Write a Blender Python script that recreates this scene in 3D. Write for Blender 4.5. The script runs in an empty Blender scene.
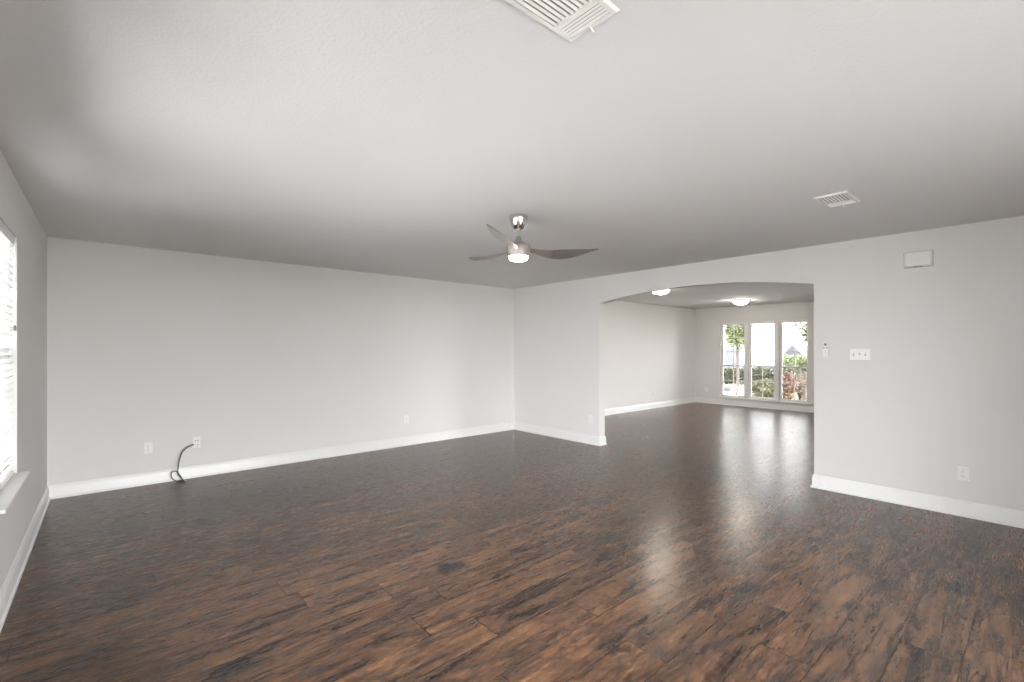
import bpy, bmesh, math, random
from mathutils import Vector, Matrix
random.seed(7)
SC = bpy.context.scene
COL = SC.collection
PI = math.pi

# ------------------------------------------------------------------ camera
cd = bpy.data.cameras.new('camera')
cam = bpy.data.objects.new('camera', cd)
COL.objects.link(cam)
cd.sensor_width = 36.0
cd.lens = 36.0 * 470.9 / 1024.0
cd.shift_y = 7.7 / 1024.0
cd.clip_start = 0.02
cd.clip_end = 400
cam.location = (0, 0, 1.4)
cam.rotation_euler = (PI / 2, 0, -math.atan2(0.6597, 0.7515))
SC.camera = cam

# ------------------------------------------------------------------ exposure, sky
SC.view_settings.view_transform = 'Standard'
SC.view_settings.look = 'None'
SC.view_settings.gamma = 1
SC.view_settings.use_curve_mapping = False
SC.view_settings.exposure = 1.69
SKY = 9.0
LAMP_FAN = 22.0
LAMP_DOME = 25.0
SC.cycles.max_bounces = 14
SC.cycles.diffuse_bounces = 9
SC.cycles.glossy_bounces = 5
SC.cycles.transmission_bounces = 8
SC.cycles.transparent_max_bounces = 12
SC.cycles.caustics_reflective = False
SC.cycles.use_denoising = True
SC.cycles.sample_clamp_indirect = 8

world = bpy.data.worlds.new('overcast_sky')
SC.world = world
world.use_nodes = True
wn = world.node_tree
wn.nodes.clear()
w_out = wn.nodes.new('ShaderNodeOutputWorld')
w_bg = wn.nodes.new('ShaderNodeBackground')
w_tc = wn.nodes.new('ShaderNodeTexCoord')
w_sep = wn.nodes.new('ShaderNodeSeparateXYZ')
w_ramp = wn.nodes.new('ShaderNodeValToRGB')
w_ramp.color_ramp.elements[0].position = 0.0
w_ramp.color_ramp.elements[0].color = (0.62, 0.62, 0.62, 1)
w_ramp.color_ramp.elements[1].position = 0.8
w_ramp.color_ramp.elements[1].color = (0.92, 0.96, 1.0, 1)
wn.links.new(w_tc.outputs['Generated'], w_sep.inputs[0])
wn.links.new(w_sep.outputs['Z'], w_ramp.inputs[0])
# the cloud cover is brightest round the veiled sun, behind the camera, and dimmer over the street
w_dot = wn.nodes.new('ShaderNodeVectorMath')
w_dot.operation = 'DOT_PRODUCT'
w_dot.inputs[1].default_value = (-0.42, -0.91, 0.0)
wn.links.new(w_tc.outputs['Generated'], w_dot.inputs[0])
w_map = wn.nodes.new('ShaderNodeMapRange')
w_map.inputs['From Min'].default_value = -0.48
w_map.inputs['From Max'].default_value = 0.90
w_map.inputs['To Min'].default_value = 0.30
w_map.inputs['To Max'].default_value = 1.35
wn.links.new(w_dot.outputs['Value'], w_map.inputs['Value'])
w_mul = wn.nodes.new('ShaderNodeMix')
w_mul.data_type = 'RGBA'
w_mul.blend_type = 'MULTIPLY'
w_mul.inputs[0].default_value = 1.0
wn.links.new(w_ramp.outputs[0], w_mul.inputs[6])
wn.links.new(w_map.outputs[0], w_mul.inputs[7])
wn.links.new(w_mul.outputs[2], w_bg.inputs['Color'])
w_bg.inputs['Strength'].default_value = SKY
wn.links.new(w_bg.outputs[0], w_out.inputs[0])


def portal(name, loc, normal, w, h):
    """Daylight guide in a window opening: adds no light, only tells Cycles where the sky comes in."""
    ld = bpy.data.lights.new(name, 'AREA')
    ld.shape = 'RECTANGLE'
    ld.size = w
    ld.size_y = h
    ld.cycles.is_portal = True
    o = bpy.data.objects.new(name, ld)
    COL.objects.link(o)
    o.location = loc
    o.rotation_euler = Vector(normal).to_track_quat('-Z', 'Z').to_euler()
    return o


# ------------------------------------------------------------------ room numbers
H = 2.44
XL, XR, WT = -0.360, 5.434, 0.12      # left wall face, arch wall face, its thickness
YB = 6.135                            # long back wall
YN = -2.10                             # wall behind the camera
XF = 11.76                            # far wall of the adjoining room
YS = 0.6                              # near wall of the adjoining room
SKEW = 0.0108                         # the left wall runs this far out of square (radians)
A0, A1 = 1.563, 4.275                 # arch jambs
AZ, AP = 2.055, 2.17                  # spring and crown heights
# window openings: (a0, a1, z0, z1)
FARW = [(4.865, 5.455, 0.20, 2.05), (4.185, 4.775, 0.20, 2.05), (3.505, 4.095, 0.20, 2.05)]
LEFTW = (3.30, 4.22, 0.610, 2.093)
LEFTW_FILL = [(0.90, 1.55, 0.40, 2.16), (1.75, 3.12, 0.40, 2.16)]  # unseen windows, added to brighten the ceiling and right wall
REARW_FILL = [(-0.28, 1.95, 0.14, 2.24), (2.05, 3.4, 0.14, 2.24)]  # unseen glazing behind the camera, added and sized to fill the room with daylight
SIDEW_FILL = [(7.3, 8.6, 0.20, 2.36)]  # unseen window, added to brighten the adjoining room


for i, (a0, a1, z0, z1) in enumerate(FARW):
    portal('daylight_portal', (XF + 0.12, (a0 + a1) / 2, (z0 + z1) / 2), (-1, 0, 0), a1 - a0, z1 - z0)
for (a0, a1, z0, z1) in [LEFTW] + LEFTW_FILL:
    portal('daylight_portal', (XL - 0.13, (a0 + a1) / 2, (z0 + z1) / 2), (1, 0, 0), a1 - a0, z1 - z0)
for (a0, a1, z0, z1) in REARW_FILL:
    portal('daylight_portal', ((a0 + a1) / 2, YN - 0.13, (z0 + z1) / 2), (0, 1, 0), a1 - a0, z1 - z0)

for (a0, a1, z0, z1) in SIDEW_FILL:
    portal('daylight_portal', ((a0 + a1) / 2, YS - 0.13, (z0 + z1) / 2), (0, 1, 0), a1 - a0, z1 - z0)

# ------------------------------------------------------------------ material helpers


class NT:
    def __init__(self, name):
        self.m = bpy.data.materials.new(name)
        self.m.use_nodes = True
        self.t = self.m.node_tree
        self.b = self.t.nodes['Principled BSDF']
        self.out = self.t.nodes['Material Output']

    def n(self, typ, **kw):
        nd = self.t.nodes.new(typ)
        for k, v in kw.items():
            setattr(nd, k, v)
        return nd

    def put(self, sock, v):
        if v is None:
            return
        if hasattr(v, 'is_linked') or isinstance(v, bpy.types.NodeSocket):
            self.t.links.new(v, sock)
        else:
            sock.default_value = v

    def math(self, op, a, b=None, c=None):
        nd = self.n('ShaderNodeMath', operation=op)
        self.put(nd.inputs[0], a)
        self.put(nd.inputs[1], b)
        if c is not None:
            self.put(nd.inputs[2], c)
        return nd.outputs[0]

    def comb(self, x, y, z=0.0):
        nd = self.n('ShaderNodeCombineXYZ')
        for i, v in enumerate((x, y, z)):
            self.put(nd.inputs[i], v)
        return nd.outputs[0]

    def noise(self, vec, scale, detail=3, rough=0.5, dist=0.0):
        nd = self.n('ShaderNodeTexNoise')
        self.put(nd.inputs['Vector'], vec)
        nd.inputs['Scale'].default_value = scale
        nd.inputs['Detail'].default_value = detail
        nd.inputs['Roughness'].default_value = rough
        nd.inputs['Distortion'].default_value = dist
        return nd.outputs['Fac']

    def ramp(self, fac, stops):
        nd = self.n('ShaderNodeValToRGB')
        els = nd.color_ramp.elements
        while len(els) < len(stops):
            els.new(0.5)
        for e, (p, c) in zip(els, stops):
            e.position = p
            e.color = (c[0], c[1], c[2], 1) if not isinstance(c, (int, float)) else (c, c, c, 1)
        self.put(nd.inputs[0], fac)
        return nd.outputs[0]

    def mix(self, fac, a, b, mode='MIX'):
        nd = self.n('ShaderNodeMix', data_type='RGBA', blend_type=mode)
        self.put(nd.inputs[0], fac)
        self.put(nd.inputs[6], a if not isinstance(a, tuple) else (*a[:3], 1))
        self.put(nd.inputs[7], b if not isinstance(b, tuple) else (*b[:3], 1))
        return nd.outputs[2]

    def bump(self, h, strength, dist=0.01):
        nd = self.n('ShaderNodeBump')
        nd.inputs['Strength'].default_value = strength
        nd.inputs['Distance'].default_value = dist
        self.put(nd.inputs['Height'], h)
        self.t.links.new(nd.outputs[0], self.b.inputs['Normal'])

    def pos(self):
        return self.n('ShaderNodeNewGeometry').outputs['Position']

    def objc(self):
        return self.n('ShaderNodeTexCoord').outputs['Object']


def simple(name, col, rough=0.5, metal=0.0, var=0.06, scale=30, bump=0.0, spec=0.5):
    k = NT(name)
    nz = k.noise(k.objc(), scale, 3)
    lo = tuple(c * (1 - var) for c in col)
    hi = tuple(min(1, c * (1 + var)) for c in col)
    k.put(k.b.inputs['Base Color'], k.ramp(nz, [(0.3, lo), (0.7, hi)]))
    k.b.inputs['Roughness'].default_value = rough
    k.b.inputs['Metallic'].default_value = metal
    k.b.inputs['Specular IOR Level'].default_value = spec
    if bump:
        k.bump(nz, bump, 0.003)
    return k.m


def paint(name, col, peel=0.12, scale=170, rough=0.75):
    k = NT(name)
    p = k.pos()
    big = k.noise(p, 1.3, 3)
    k.put(k.b.inputs['Base Color'], k.ramp(big, [(0.3, tuple(c * 0.985 for c in col)), (0.7, col)]))
    k.b.inputs['Roughness'].default_value = rough
    k.b.inputs['Specular IOR Level'].default_value = 0.3
    k.bump(k.noise(p, scale, 2, 0.5), peel, 0.004)
    return k.m


def emission(name, col, strength):
    k = NT(name)
    k.put(k.b.inputs['Base Color'], (0.9, 0.88, 0.84, 1))
    fac = k.noise(k.objc(), 6, 2)
    k.put(k.b.inputs['Emission Color'], k.ramp(fac, [(0.2, tuple(c * 0.97 for c in col)), (0.8, col)]))
    k.b.inputs['Emission Strength'].default_value = strength
    k.b.inputs['Roughness'].default_value = 0.35
    return k.m


def glass_mat():
    k = NT('window_glass')
    tr = k.n('ShaderNodeBsdfTransparent')
    tr.inputs[0].default_value = (0.96, 0.96, 0.96, 1)
    gl = k.n('ShaderNodeBsdfGlossy')
    gl.inputs['Roughness'].default_value = 0.02
    fr = k.n('ShaderNodeFresnel')
    fr.inputs[0].default_value = 1.4
    mx = k.n('ShaderNodeMixShader')
    k.t.links.new(fr.outputs[0], mx.inputs[0])
    k.t.links.new(tr.outputs[0], mx.inputs[1])
    k.t.links.new(gl.outputs[0], mx.inputs[2])
    k.t.links.new(mx.outputs[0], k.out.inputs[0])
    return k.m


def translucent(name, col, amount=0.45, var=0.04, scale=20):
    k = NT(name)
    nz = k.noise(k.objc(), scale, 2)
    c = k.ramp(nz, [(0.3, tuple(x * (1 - var) for x in col)), (0.7, tuple(min(1, x * (1 + var)) for x in col))])
    k.put(k.b.inputs['Base Color'], c)
    k.b.inputs['Roughness'].default_value = 0.5
    t = k.n('ShaderNodeBsdfTranslucent')
    k.put(t.inputs[0], c)
    mx = k.n('ShaderNodeMixShader')
    mx.inputs[0].default_value = amount
    k.t.links.new(k.b.outputs[0], mx.inputs[1])
    k.t.links.new(t.outputs[0], mx.inputs[2])
    k.t.links.new(mx.outputs[0], k.out.inputs[0])
    return k.m


PW, PL = 0.2165, 1.25      # plank width and length


def floor_mat():
    k = NT('hand_scraped_laminate')
    p = k.pos()
    s = k.n('ShaderNodeSeparateXYZ')
    k.put(s.inputs[0], p)
    X, Y = s.outputs[0], s.outputs[1]
    yr = k.math('DIVIDE', k.math('ADD', Y, -0.254 + 10 * PW), PW)
    row = k.math('FLOOR', yr)
    fy = k.math('SUBTRACT', yr, row)
    wn1 = k.n('ShaderNodeTexWhiteNoise', noise_dimensions='1D')
    k.put(wn1.inputs['W'], row)
    xr = k.math('ADD', k.math('DIVIDE', k.math('ADD', X, 20.0), PL), wn1.outputs['Value'])
    idx = k.math('FLOOR', xr)
    fx = k.math('SUBTRACT', xr, idx)
    wn2 = k.n('ShaderNodeTexWhiteNoise', noise_dimensions='2D')
    k.put(wn2.inputs['Vector'], k.comb(row, idx))
    rnd = wn2.outputs['Value']
    sh = k.math('MULTIPLY', rnd, 57.0)
    # grain coordinates, shifted per plank, stretched along the boards
    v1 = k.comb(k.math('ADD', k.math('MULTIPLY', X, 2.1), sh), k.math('MULTIPLY', Y, 14.0), sh)
    v2 = k.comb(k.math('ADD', k.math('MULTIPLY', X, 13.0), sh), k.math('MULTIPLY', Y, 120.0), sh)
    v3 = k.comb(k.math('ADD', k.math('MULTIPLY', X, 3.2), sh), k.math('MULTIPLY', Y, 10.0), k.math('ADD', sh, 9.0))
    g1 = k.noise(v1, 1.0, 8, 0.68, 0.7)
    g2 = k.noise(v2, 1.0, 4, 0.65, 0.4)
    g3 = k.noise(v3, 1.0, 6, 0.65, 0.9)
    base = k.ramp(g1, [(0.36, (0.026, 0.018, 0.016)), (0.45, (0.072, 0.042, 0.029)),
                       (0.54, (0.112, 0.062, 0.038)), (0.66, (0.172, 0.095, 0.051))])
    fine = k.ramp(g2, [(0.38, 0.55), (0.5, 1.0), (0.62, 1.42)])
    c = k.mix(1.0, base, fine, 'MULTIPLY')
    v6 = k.comb(k.math('ADD', k.math('MULTIPLY', X, 24.0), sh), k.math('MULTIPLY', Y, 58.0), k.math('ADD', sh, 5.0))
    mottle = k.ramp(k.noise(v6, 1.0, 6, 0.7, 0.8), [(0.40, 0.70), (0.5, 1.0), (0.60, 1.28)])
    c = k.mix(1.0, c, mottle, 'MULTIPLY')
    # greyish dark patches of the worn print
    patch = k.ramp(g3, [(0.54, 0.0), (0.62, 0.7)])
    c = k.mix(patch, c, (0.042, 0.034, 0.032))
    tone = k.ramp(rnd, [(0.0, (0.80, 0.79, 0.80)), (0.5, (1.0, 0.98, 0.96)), (1.0, (1.20, 1.13, 1.06))])
    c = k.mix(1.0, c, tone, 'MULTIPLY')
    # thin dark grain lines running along the boards
    v5 = k.comb(k.math('ADD', k.math('MULTIPLY', X, 1.3), sh), k.math('MULTIPLY', Y, 26.0), k.math('ADD', sh, 3.0))
    line = k.math('ABSOLUTE', k.math('SUBTRACT', k.noise(v5, 1.0, 5, 0.6, 0.5), 0.5))
    mask = k.ramp(g3, [(0.42, 0.0), (0.52, 0.8)])
    lf = k.math('MULTIPLY', k.ramp(line, [(0.004, 1.0), (0.022, 0.0)]), mask)
    c = k.mix(lf, c, (0.022, 0.017, 0.015))
    # knots: dark irregular blots
    vo = k.n('ShaderNodeTexVoronoi', feature='F1')
    vv = k.comb(k.math('ADD', k.math('MULTIPLY', X, 1.2), k.math('MULTIPLY', g2, 0.15)),
                k.math('ADD', k.math('MULTIPLY', Y, 1.9), k.math('MULTIPLY', g1, 0.35)), 0.0)
    k.put(vo.inputs['Vector'], vv)
    vo.inputs['Scale'].default_value = 1.25
    knot = k.ramp(vo.outputs['Distance'], [(0.10, 0.95), (0.19, 0.0)])
    c = k.mix(knot, c, (0.020, 0.018, 0.018))
    # board seams
    ey = k.math('MULTIPLY', k.math('MINIMUM', fy, k.math('SUBTRACT', 1.0, fy)), PW)
    ex = k.math('MULTIPLY', k.math('MINIMUM', fx, k.math('SUBTRACT', 1.0, fx)), PL)
    e = k.math('MINIMUM', ey, ex)
    seam = k.ramp(k.math('MULTIPLY', e, 100.0), [(0.16, 0.0), (0.38, 1.0)])
    c = k.mix(k.math('MULTIPLY', k.math('SUBTRACT', 1.0, seam), 0.75), c, (0.012, 0.009, 0.008))
    k.put(k.b.inputs['Base Color'], c)
    rgh = k.ramp(g2, [(0.3, 0.30), (0.7, 0.24)])
    k.put(k.b.inputs['Roughness'], rgh)
    k.b.inputs['Specular IOR Level'].default_value = 0.43
    v4 = k.comb(k.math('ADD', k.math('MULTIPLY', X, 16.0), sh), k.math('MULTIPLY', Y, 26.0), sh)
    hgt = k.math('ADD', k.math('MULTIPLY', g2, 0.15), k.math('MULTIPLY', k.noise(v4, 1.0, 2, 0.5, 0.5), 0.6))
    hgt = k.math('ADD', hgt, k.math('MULTIPLY', seam, 0.8))
    k.bump(hgt, 0.15, 0.004)
    return k.m


M = {}
M['wall'] = paint('greige_wall_paint', (0.750, 0.743, 0.734), 0.10, 190)
M['ceiling'] = paint('textured_ceiling_paint', (0.71, 0.707, 0.703), 0.35, 75, 0.85)
M['trim'] = simple('white_trim_paint', (0.79, 0.79, 0.785), 0.32, 0, 0.015, 5)
M['vinyl'] = simple('white_vinyl', (0.80, 0.80, 0.79), 0.35, 0, 0.02, 8)
M['floor'] = floor_mat()
M['glass'] = glass_mat()
M['plate'] = simple('white_plastic', (0.83, 0.83, 0.815), 0.3, 0, 0.015, 40)
M['shade_grey'] = simple('shade_grey_plastic', (0.56, 0.545, 0.52), 0.35, 0, 0.02, 40)  # greyed to stand in for the shadow line round the chime cover
M['slot'] = simple('dark_slot', (0.05, 0.05, 0.05), 0.6, 0, 0.1, 60)
M['grey_plastic'] = simple('grey_plastic', (0.17, 0.17, 0.17), 0.45, 0, 0.05, 60)
M['screw'] = simple('screw_steel', (0.6, 0.6, 0.58), 0.35, 0.9, 0.05, 90)
M['black'] = simple('black_rubber', (0.018, 0.018, 0.018), 0.4, 0, 0.2, 40)
M['chrome'] = simple('polished_nickel', (0.72, 0.71, 0.69), 0.08, 1.0, 0.02, 12)
M['nickel'] = simple('brushed_nickel', (0.55, 0.53, 0.50), 0.33, 1.0, 0.06, 50)
M['blade'] = simple('satin_silver_blade', (0.42, 0.385, 0.37), 0.36, 0.75, 0.05, 14)
M['housing'] = simple('taupe_metal', (0.36, 0.31, 0.29), 0.5, 0.3, 0.05, 18)
M['slat'] = translucent('white_blind_slat', (0.87, 0.87, 0.87), 0.12)
M['register'] = simple('white_enamel', (0.78, 0.77, 0.745), 0.4, 0, 0.02, 20)
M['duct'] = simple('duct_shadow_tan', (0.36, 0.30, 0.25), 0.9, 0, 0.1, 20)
M['lamp_fan'] = emission('frosted_lens_lit', (1.0, 0.93, 0.84), LAMP_FAN)
M['lamp_dome'] = emission('frosted_dome_lit', (1.0, 0.92, 0.81), LAMP_DOME)

# ------------------------------------------------------------------ mesh helpers


def obj(name, bm, mat, parent=None, smooth=False, bevel=0.0):
    bmesh.ops.recalc_face_normals(bm, faces=bm.faces)
    me = bpy.data.meshes.new(name)
    bm.to_mesh(me)
    bm.free()
    me.materials.append(M[mat] if isinstance(mat, str) else mat)
    o = bpy.data.objects.new(name, me)
    COL.objects.link(o)
    if parent is not None:
        o.parent = parent
    if smooth:
        me.polygons.foreach_set('use_smooth', [True] * len(me.polygons))
        try:
            me.set_sharp_from_angle(angle=math.radians(smooth if smooth is not True else 40))
        except Exception:
            pass
    if bevel:
        b = o.modifiers.new('bevel', 'BEVEL')
        b.width = bevel
        b.segments = 2
        b.limit_method = 'ANGLE'
    return o


def box(bm, x0, x1, y0, y1, z0, z1):
    v = [bm.verts.new(p) for p in ((x0, y0, z0), (x1, y0, z0), (x1, y1, z0), (x0, y1, z0),
                                   (x0, y0, z1), (x1, y0, z1), (x1, y1, z1), (x0, y1, z1))]
    for f in ((0, 3, 2, 1), (4, 5, 6, 7), (0, 1, 5, 4), (1, 2, 6, 5), (2, 3, 7, 6), (3, 0, 4, 7)):
        bm.faces.new([v[i] for i in f])
    return v


def boxm(x0, x1, y0, y1, z0, z1):
    bm = bmesh.new()
    box(bm, x0, x1, y0, y1, z0, z1)
    return bm


def rbox(bm, c, u, v, n, hu, hv, d0, d1, inset=0.0):
    """box about c with half sizes hu, hv on axes u, v, from d0 to d1 along n; the outer face shrinks by inset"""
    c, u, v, n = Vector(c), Vector(u), Vector(v), Vector(n)
    a = [bm.verts.new(c + u * (sx * hu) + v * (sy * hv) + n * d0) for sx, sy in ((-1, -1), (1, -1), (1, 1), (-1, 1))]
    b = [bm.verts.new(c + u * (sx * (hu - inset)) + v * (sy * (hv - inset)) + n * d1) for sx, sy in ((-1, -1), (1, -1), (1, 1), (-1, 1))]
    bm.faces.new(a[::-1])
    bm.faces.new(b)
    for i in range(4):
        j = (i + 1) % 4
        bm.faces.new((a[i], a[j], b[j], b[i]))


def lathe(bm, prof, c=(0, 0, 0), seg=40, axis=None):
    """prof: (r, h) pairs; spun about +Z at c, or about axis"""
    q = Vector((0, 0, 1)).rotation_difference(Vector(axis)).to_matrix() if axis else Matrix.Identity(3)
    c = Vector(c)
    rings = []
    for r, h in prof:
        if r < 1e-6:
            rings.append([bm.verts.new(c + q @ Vector((0, 0, h)))])
        else:
            rings.append([bm.verts.new(c + q @ Vector((r * math.cos(2 * PI * i / seg), r * math.sin(2 * PI * i / seg), h))) for i in range(seg)])
    for a, b in zip(rings, rings[1:]):
        for i in range(seg):
            j = (i + 1) % seg
            if len(a) == 1 and len(b) == 1:
                continue
            if len(a) == 1:
                bm.faces.new((a[0], b[j], b[i]))
            elif len(b) == 1:
                bm.faces.new((a[i], a[j], b[0]))
            else:
                bm.faces.new((a[i], a[j], b[j], b[i]))
    for e in (rings[0], rings[-1]):
        if len(e) > 2:
            bm.faces.new(e)


def tube(bm, pts, rad, seg=10, sub=6):
    """smooth tube through pts (Catmull-Rom); rad number or list"""
    P = [Vector(p) for p in pts]
    R = rad if isinstance(rad, (list, tuple)) else [rad] * len(P)
    pp, rr = [], []
    for i in range(len(P) - 1):
        p0, p1, p2, p3 = P[max(i - 1, 0)], P[i], P[i + 1], P[min(i + 2, len(P) - 1)]
        for k in range(sub):
            t = k / sub
            pp.append(0.5 * ((2 * p1) + (p2 - p0) * t + (2 * p0 - 5 * p1 + 4 * p2 - p3) * t * t + (3 * p1 - p0 - 3 * p2 + p3) * t ** 3))
            rr.append(R[i] + (R[i + 1] - R[i]) * t)
    pp.append(P[-1])
    rr.append(R[-1])
    up = Vector((0.31, 0.2, 0.93)).normalized()
    rings = []
    for i, p in enumerate(pp):
        d = (pp[min(i + 1, len(pp) - 1)] - pp[max(i - 1, 0)]).normalized()
        a = up - d * up.dot(d)
        a = a.normalized() if a.length > 1e-4 else d.orthogonal().normalized()
        up = a
        b = d.cross(a)
        rings.append([bm.verts.new(p + (a * math.cos(2 * PI * k / seg) + b * math.sin(2 * PI * k / seg)) * rr[i]) for k in range(seg)])
    for a, b in zip(rings, rings[1:]):
        for k in range(seg):
            j = (k + 1) % seg
            bm.faces.new((a[k], a[j], b[j], b[k]))
    bm.faces.new(rings[0][::-1])
    bm.faces.new(rings[-1])


def empty(name, loc):
    o = bpy.data.objects.new(name, None)
    o.empty_display_size = 0.1
    COL.objects.link(o)
    o.location = loc
    return o


def tag(o, label=None, cat=None, group=None, kind=None):
    if label:
        o['label'] = label
    if cat:
        o['category'] = cat
    if group:
        o['group'] = group
    if kind:
        o['kind'] = kind
    return o


def struct(o, label=None):
    return tag(o, label, None, None, 'structure')


def copy_tree(o, parent=None):
    c = o.copy()
    COL.objects.link(c)
    if parent is not None:
        c.parent = parent
    for ch in list(o.children):
        copy_tree(ch, c)
    return c


def shift(bm, v):
    bmesh.ops.translate(bm, verts=bm.verts, vec=v)
    return bm

# ------------------------------------------------------------------ shell


struct(obj('floor', boxm(XL - 0.15, XF + 0.15, YN - 0.15, YB + 0.15, -0.12, 0.0), 'floor'), 'dark brown hand-scraped plank floor')
struct(obj('ceiling', boxm(XL - 0.15, XF + 0.15, YN - 0.15, YB + 0.15, H, H + 0.14), 'ceiling'), 'pale textured ceiling')


def wall_x(name, x0, x1, y0, y1, holes):
    """wall slab along Y with rectangular holes (y0,y1,z0,z1)"""
    bm = bmesh.new()
    ys = y0
    for (a, b, c, d) in sorted(holes):
        box(bm, x0, x1, ys, a, 0, H)
        box(bm, x0, x1, a, b, 0, c)
        box(bm, x0, x1, a, b, d, H)
        ys = b
    box(bm, x0, x1, ys, y1, 0, H)
    return struct(obj(name, bm, 'wall'))


def wall_y(name, y0, y1, x0, x1, holes):
    bm = bmesh.new()
    xs = x0
    for (a, b, c, d) in sorted(holes):
        box(bm, xs, a, y0, y1, 0, H)
        box(bm, a, b, y0, y1, 0, c)
        box(bm, a, b, y0, y1, d, H)
        xs = b
    box(bm, xs, x1, y0, y1, 0, H)
    return struct(obj(name, bm, 'wall'))


wall_y('wall_back', YB, YB + 0.15, XL - 0.15, XF + 0.15, [])
LEFT_SET = []
wl = wall_x('wall_left', XL - 0.15, XL, YN - 0.02, YB, [LEFTW] + LEFTW_FILL)
LEFT_SET.append(wl)
wall_x('wall_far', XF, XF + 0.15, YS, YB, FARW)
wall_y('wall_near', YN - 0.15, YN, XL - 0.15, XR + WT, REARW_FILL)
wall_y('wall_side', YS - 0.15, YS, XR + WT, XF + 0.15, SIDEW_FILL)


def arch_wall():
    bm = bmesh.new()
    half = (A1 - A0) / 2
    cy = (A0 + A1) / 2
    rise = AP - AZ
    R = (half * half + rise * rise) / (2 * rise)
    out = [(YN, 0), (A0, 0)]
    n = 40
    for i in range(n + 1):
        y = A0 + (A1 - A0) * i / n
        out.append((y, AP - R + math.sqrt(R * R - (y - cy) ** 2)))
    out += [(A1, 0), (YB, 0), (YB, H), (YN, H)]
    f = [bm.verts.new((XR, y, z)) for y, z in out]
    b = [bm.verts.new((XR + WT, y, z)) for y, z in out]
    bm.faces.new(f)
    bm.faces.new(b[::-1])
    for i in range(len(out)):
        j = (i + 1) % len(out)
        bm.faces.new((f[i], f[j], b[j], b[i]))
    o = struct(obj('wall_right', bm, 'wall'), 'wall with wide flat-arched opening into the next room')
    return o


arch_wall()

# baseboards: one closed loop round both rooms, mitred, one object per run
BBP = [(0, 0), (0.026, 0), (0.026, 0.008), (0.023, 0.015), (0.0155, 0.018), (0.0145, 0.022), (0.0145, 0.100),
       (0.0125, 0.106), (0.0095, 0.110), (0.0085, 0.122), (0.005, 0.128), (0, 0.130)]
LOOP = [((XR + WT, A1), 'left_jamb'), ((XR, A1), 'right_pier'), ((XR, YB), 'back'), ((XL, YB), 'left'), ((XL - (YB - YN) * SKEW, YN), 'near'),
        ((XR, YN), 'right'), ((XR, A0), 'right_jamb'), ((XR + WT, A0), 'adjoining'), ((XR + WT, YS), 'side'),
        ((XF, YS), 'far'), ((XF, YB), 'far_back'), ((XR + WT, YB), 'far_pier')]


def baseboards():
    n = len(LOOP)
    pts = [Vector((*p, 0)) for p, _ in LOOP]
    ring = []
    for i in range(n):
        d0 = (pts[i] - pts[i - 1]).normalized()
        d1 = (pts[(i + 1) % n] - pts[i]).normalized()
        n0, n1 = Vector((-d0.y, d0.x, 0)), Vector((-d1.y, d1.x, 0))
        m = (n0 + n1) / (1 + n0.dot(n1))
        ring.append(m)
    for i in range(n):
        j = (i + 1) % n
        bm = bmesh.new()
        a = [bm.verts.new(pts[i] + ring[i] * d + Vector((0, 0, z))) for d, z in BBP]
        b = [bm.verts.new(pts[j] + ring[j] * d + Vector((0, 0, z))) for d, z in BBP]
        for k in range(len(BBP)):
            l = (k + 1) % len(BBP)
            bm.faces.new((a[k], a[l], b[l], b[k]))
        bm.faces.new(a)
        bm.faces.new(b[::-1])
        struct(obj('baseboard_' + LOOP[i][1], bm, 'trim', None, 30))


baseboards()

# ------------------------------------------------------------------ windows


def window(name, org, u, n, w, z0, z1, rows_up, rows_lo, split=0.42, label=None, cols=2):
    """hung window; org = centre of opening at the inner wall face (z = 0), u along wall, n into the room.
    Root mesh is the outer frame; sashes, muntins and panes are children."""
    org, u, n = Vector(org), Vector(u), Vector(n)
    up = Vector((0, 0, 1))
    hw = w / 2

    def bar(bm, u0, u1, a, b, d0, d1):
        c = org + u * ((u0 + u1) / 2) + up * ((a + b) / 2)
        rbox(bm, c, u, up, n, (u1 - u0) / 2, (b - a) / 2, d0, d1)
    bm = bmesh.new()
    f = 0.020
    bar(bm, -hw, -hw + f, z0, z1, -0.14, -0.06)
    bar(bm, hw - f, hw, z0, z1, -0.14, -0.06)
    bar(bm, -hw + f, hw - f, z1 - f, z1, -0.14, -0.06)
    bar(bm, -hw + f, hw - f, z0, z0 + f, -0.14, -0.055)
    root = struct(obj(name, bm, 'vinyl'), label)
    zm = z0 + (z1 - z0) * split
    for nm, a, b, d0, d1, rows in (('upper_sash', zm - 0.018, z1 - f, -0.125, -0.10, rows_up), ('lower_sash', z0 + f, zm + 0.018, -0.10, -0.072, rows_lo)):
        s = 0.021
        bm = bmesh.new()
        bar(bm, -hw + f, -hw + f + s, a, b, d0, d1)
        bar(bm, hw - f - s, hw - f, a, b, d0, d1)
        bar(bm, -hw + f + s, hw - f - s, a, a + s + 0.006, d0, d1)
        bar(bm, -hw + f + s, hw - f - s, b - s, b, d0, d1)
        sash = obj(nm, bm, 'vinyl', root)
        gu0, gu1, gz0, gz1 = -hw + f + s, hw - f - s, a + s + 0.006, b - s
        dm = (d0 + d1) / 2
        bm = bmesh.new()
        bar(bm, gu0, gu1, gz0, gz1, dm - 0.003, dm + 0.003)
        obj('pane', bm, 'glass', sash)
        if rows > 1:
            bm = bmesh.new()
            for k in range(1, cols):
                x = gu0 + (gu1 - gu0) * k / cols
                bar(bm, x - 0.008, x + 0.008, gz0, gz1, dm - 0.006, dm + 0.006)
            for k in range(1, rows):
                z = gz0 + (gz1 - gz0) * k / rows
                bar(bm, gu0, gu1, z - 0.007, z + 0.007, dm - 0.0055, dm + 0.0055)
            obj('muntin_grid', bm, 'vinyl', sash)
    return root


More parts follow.
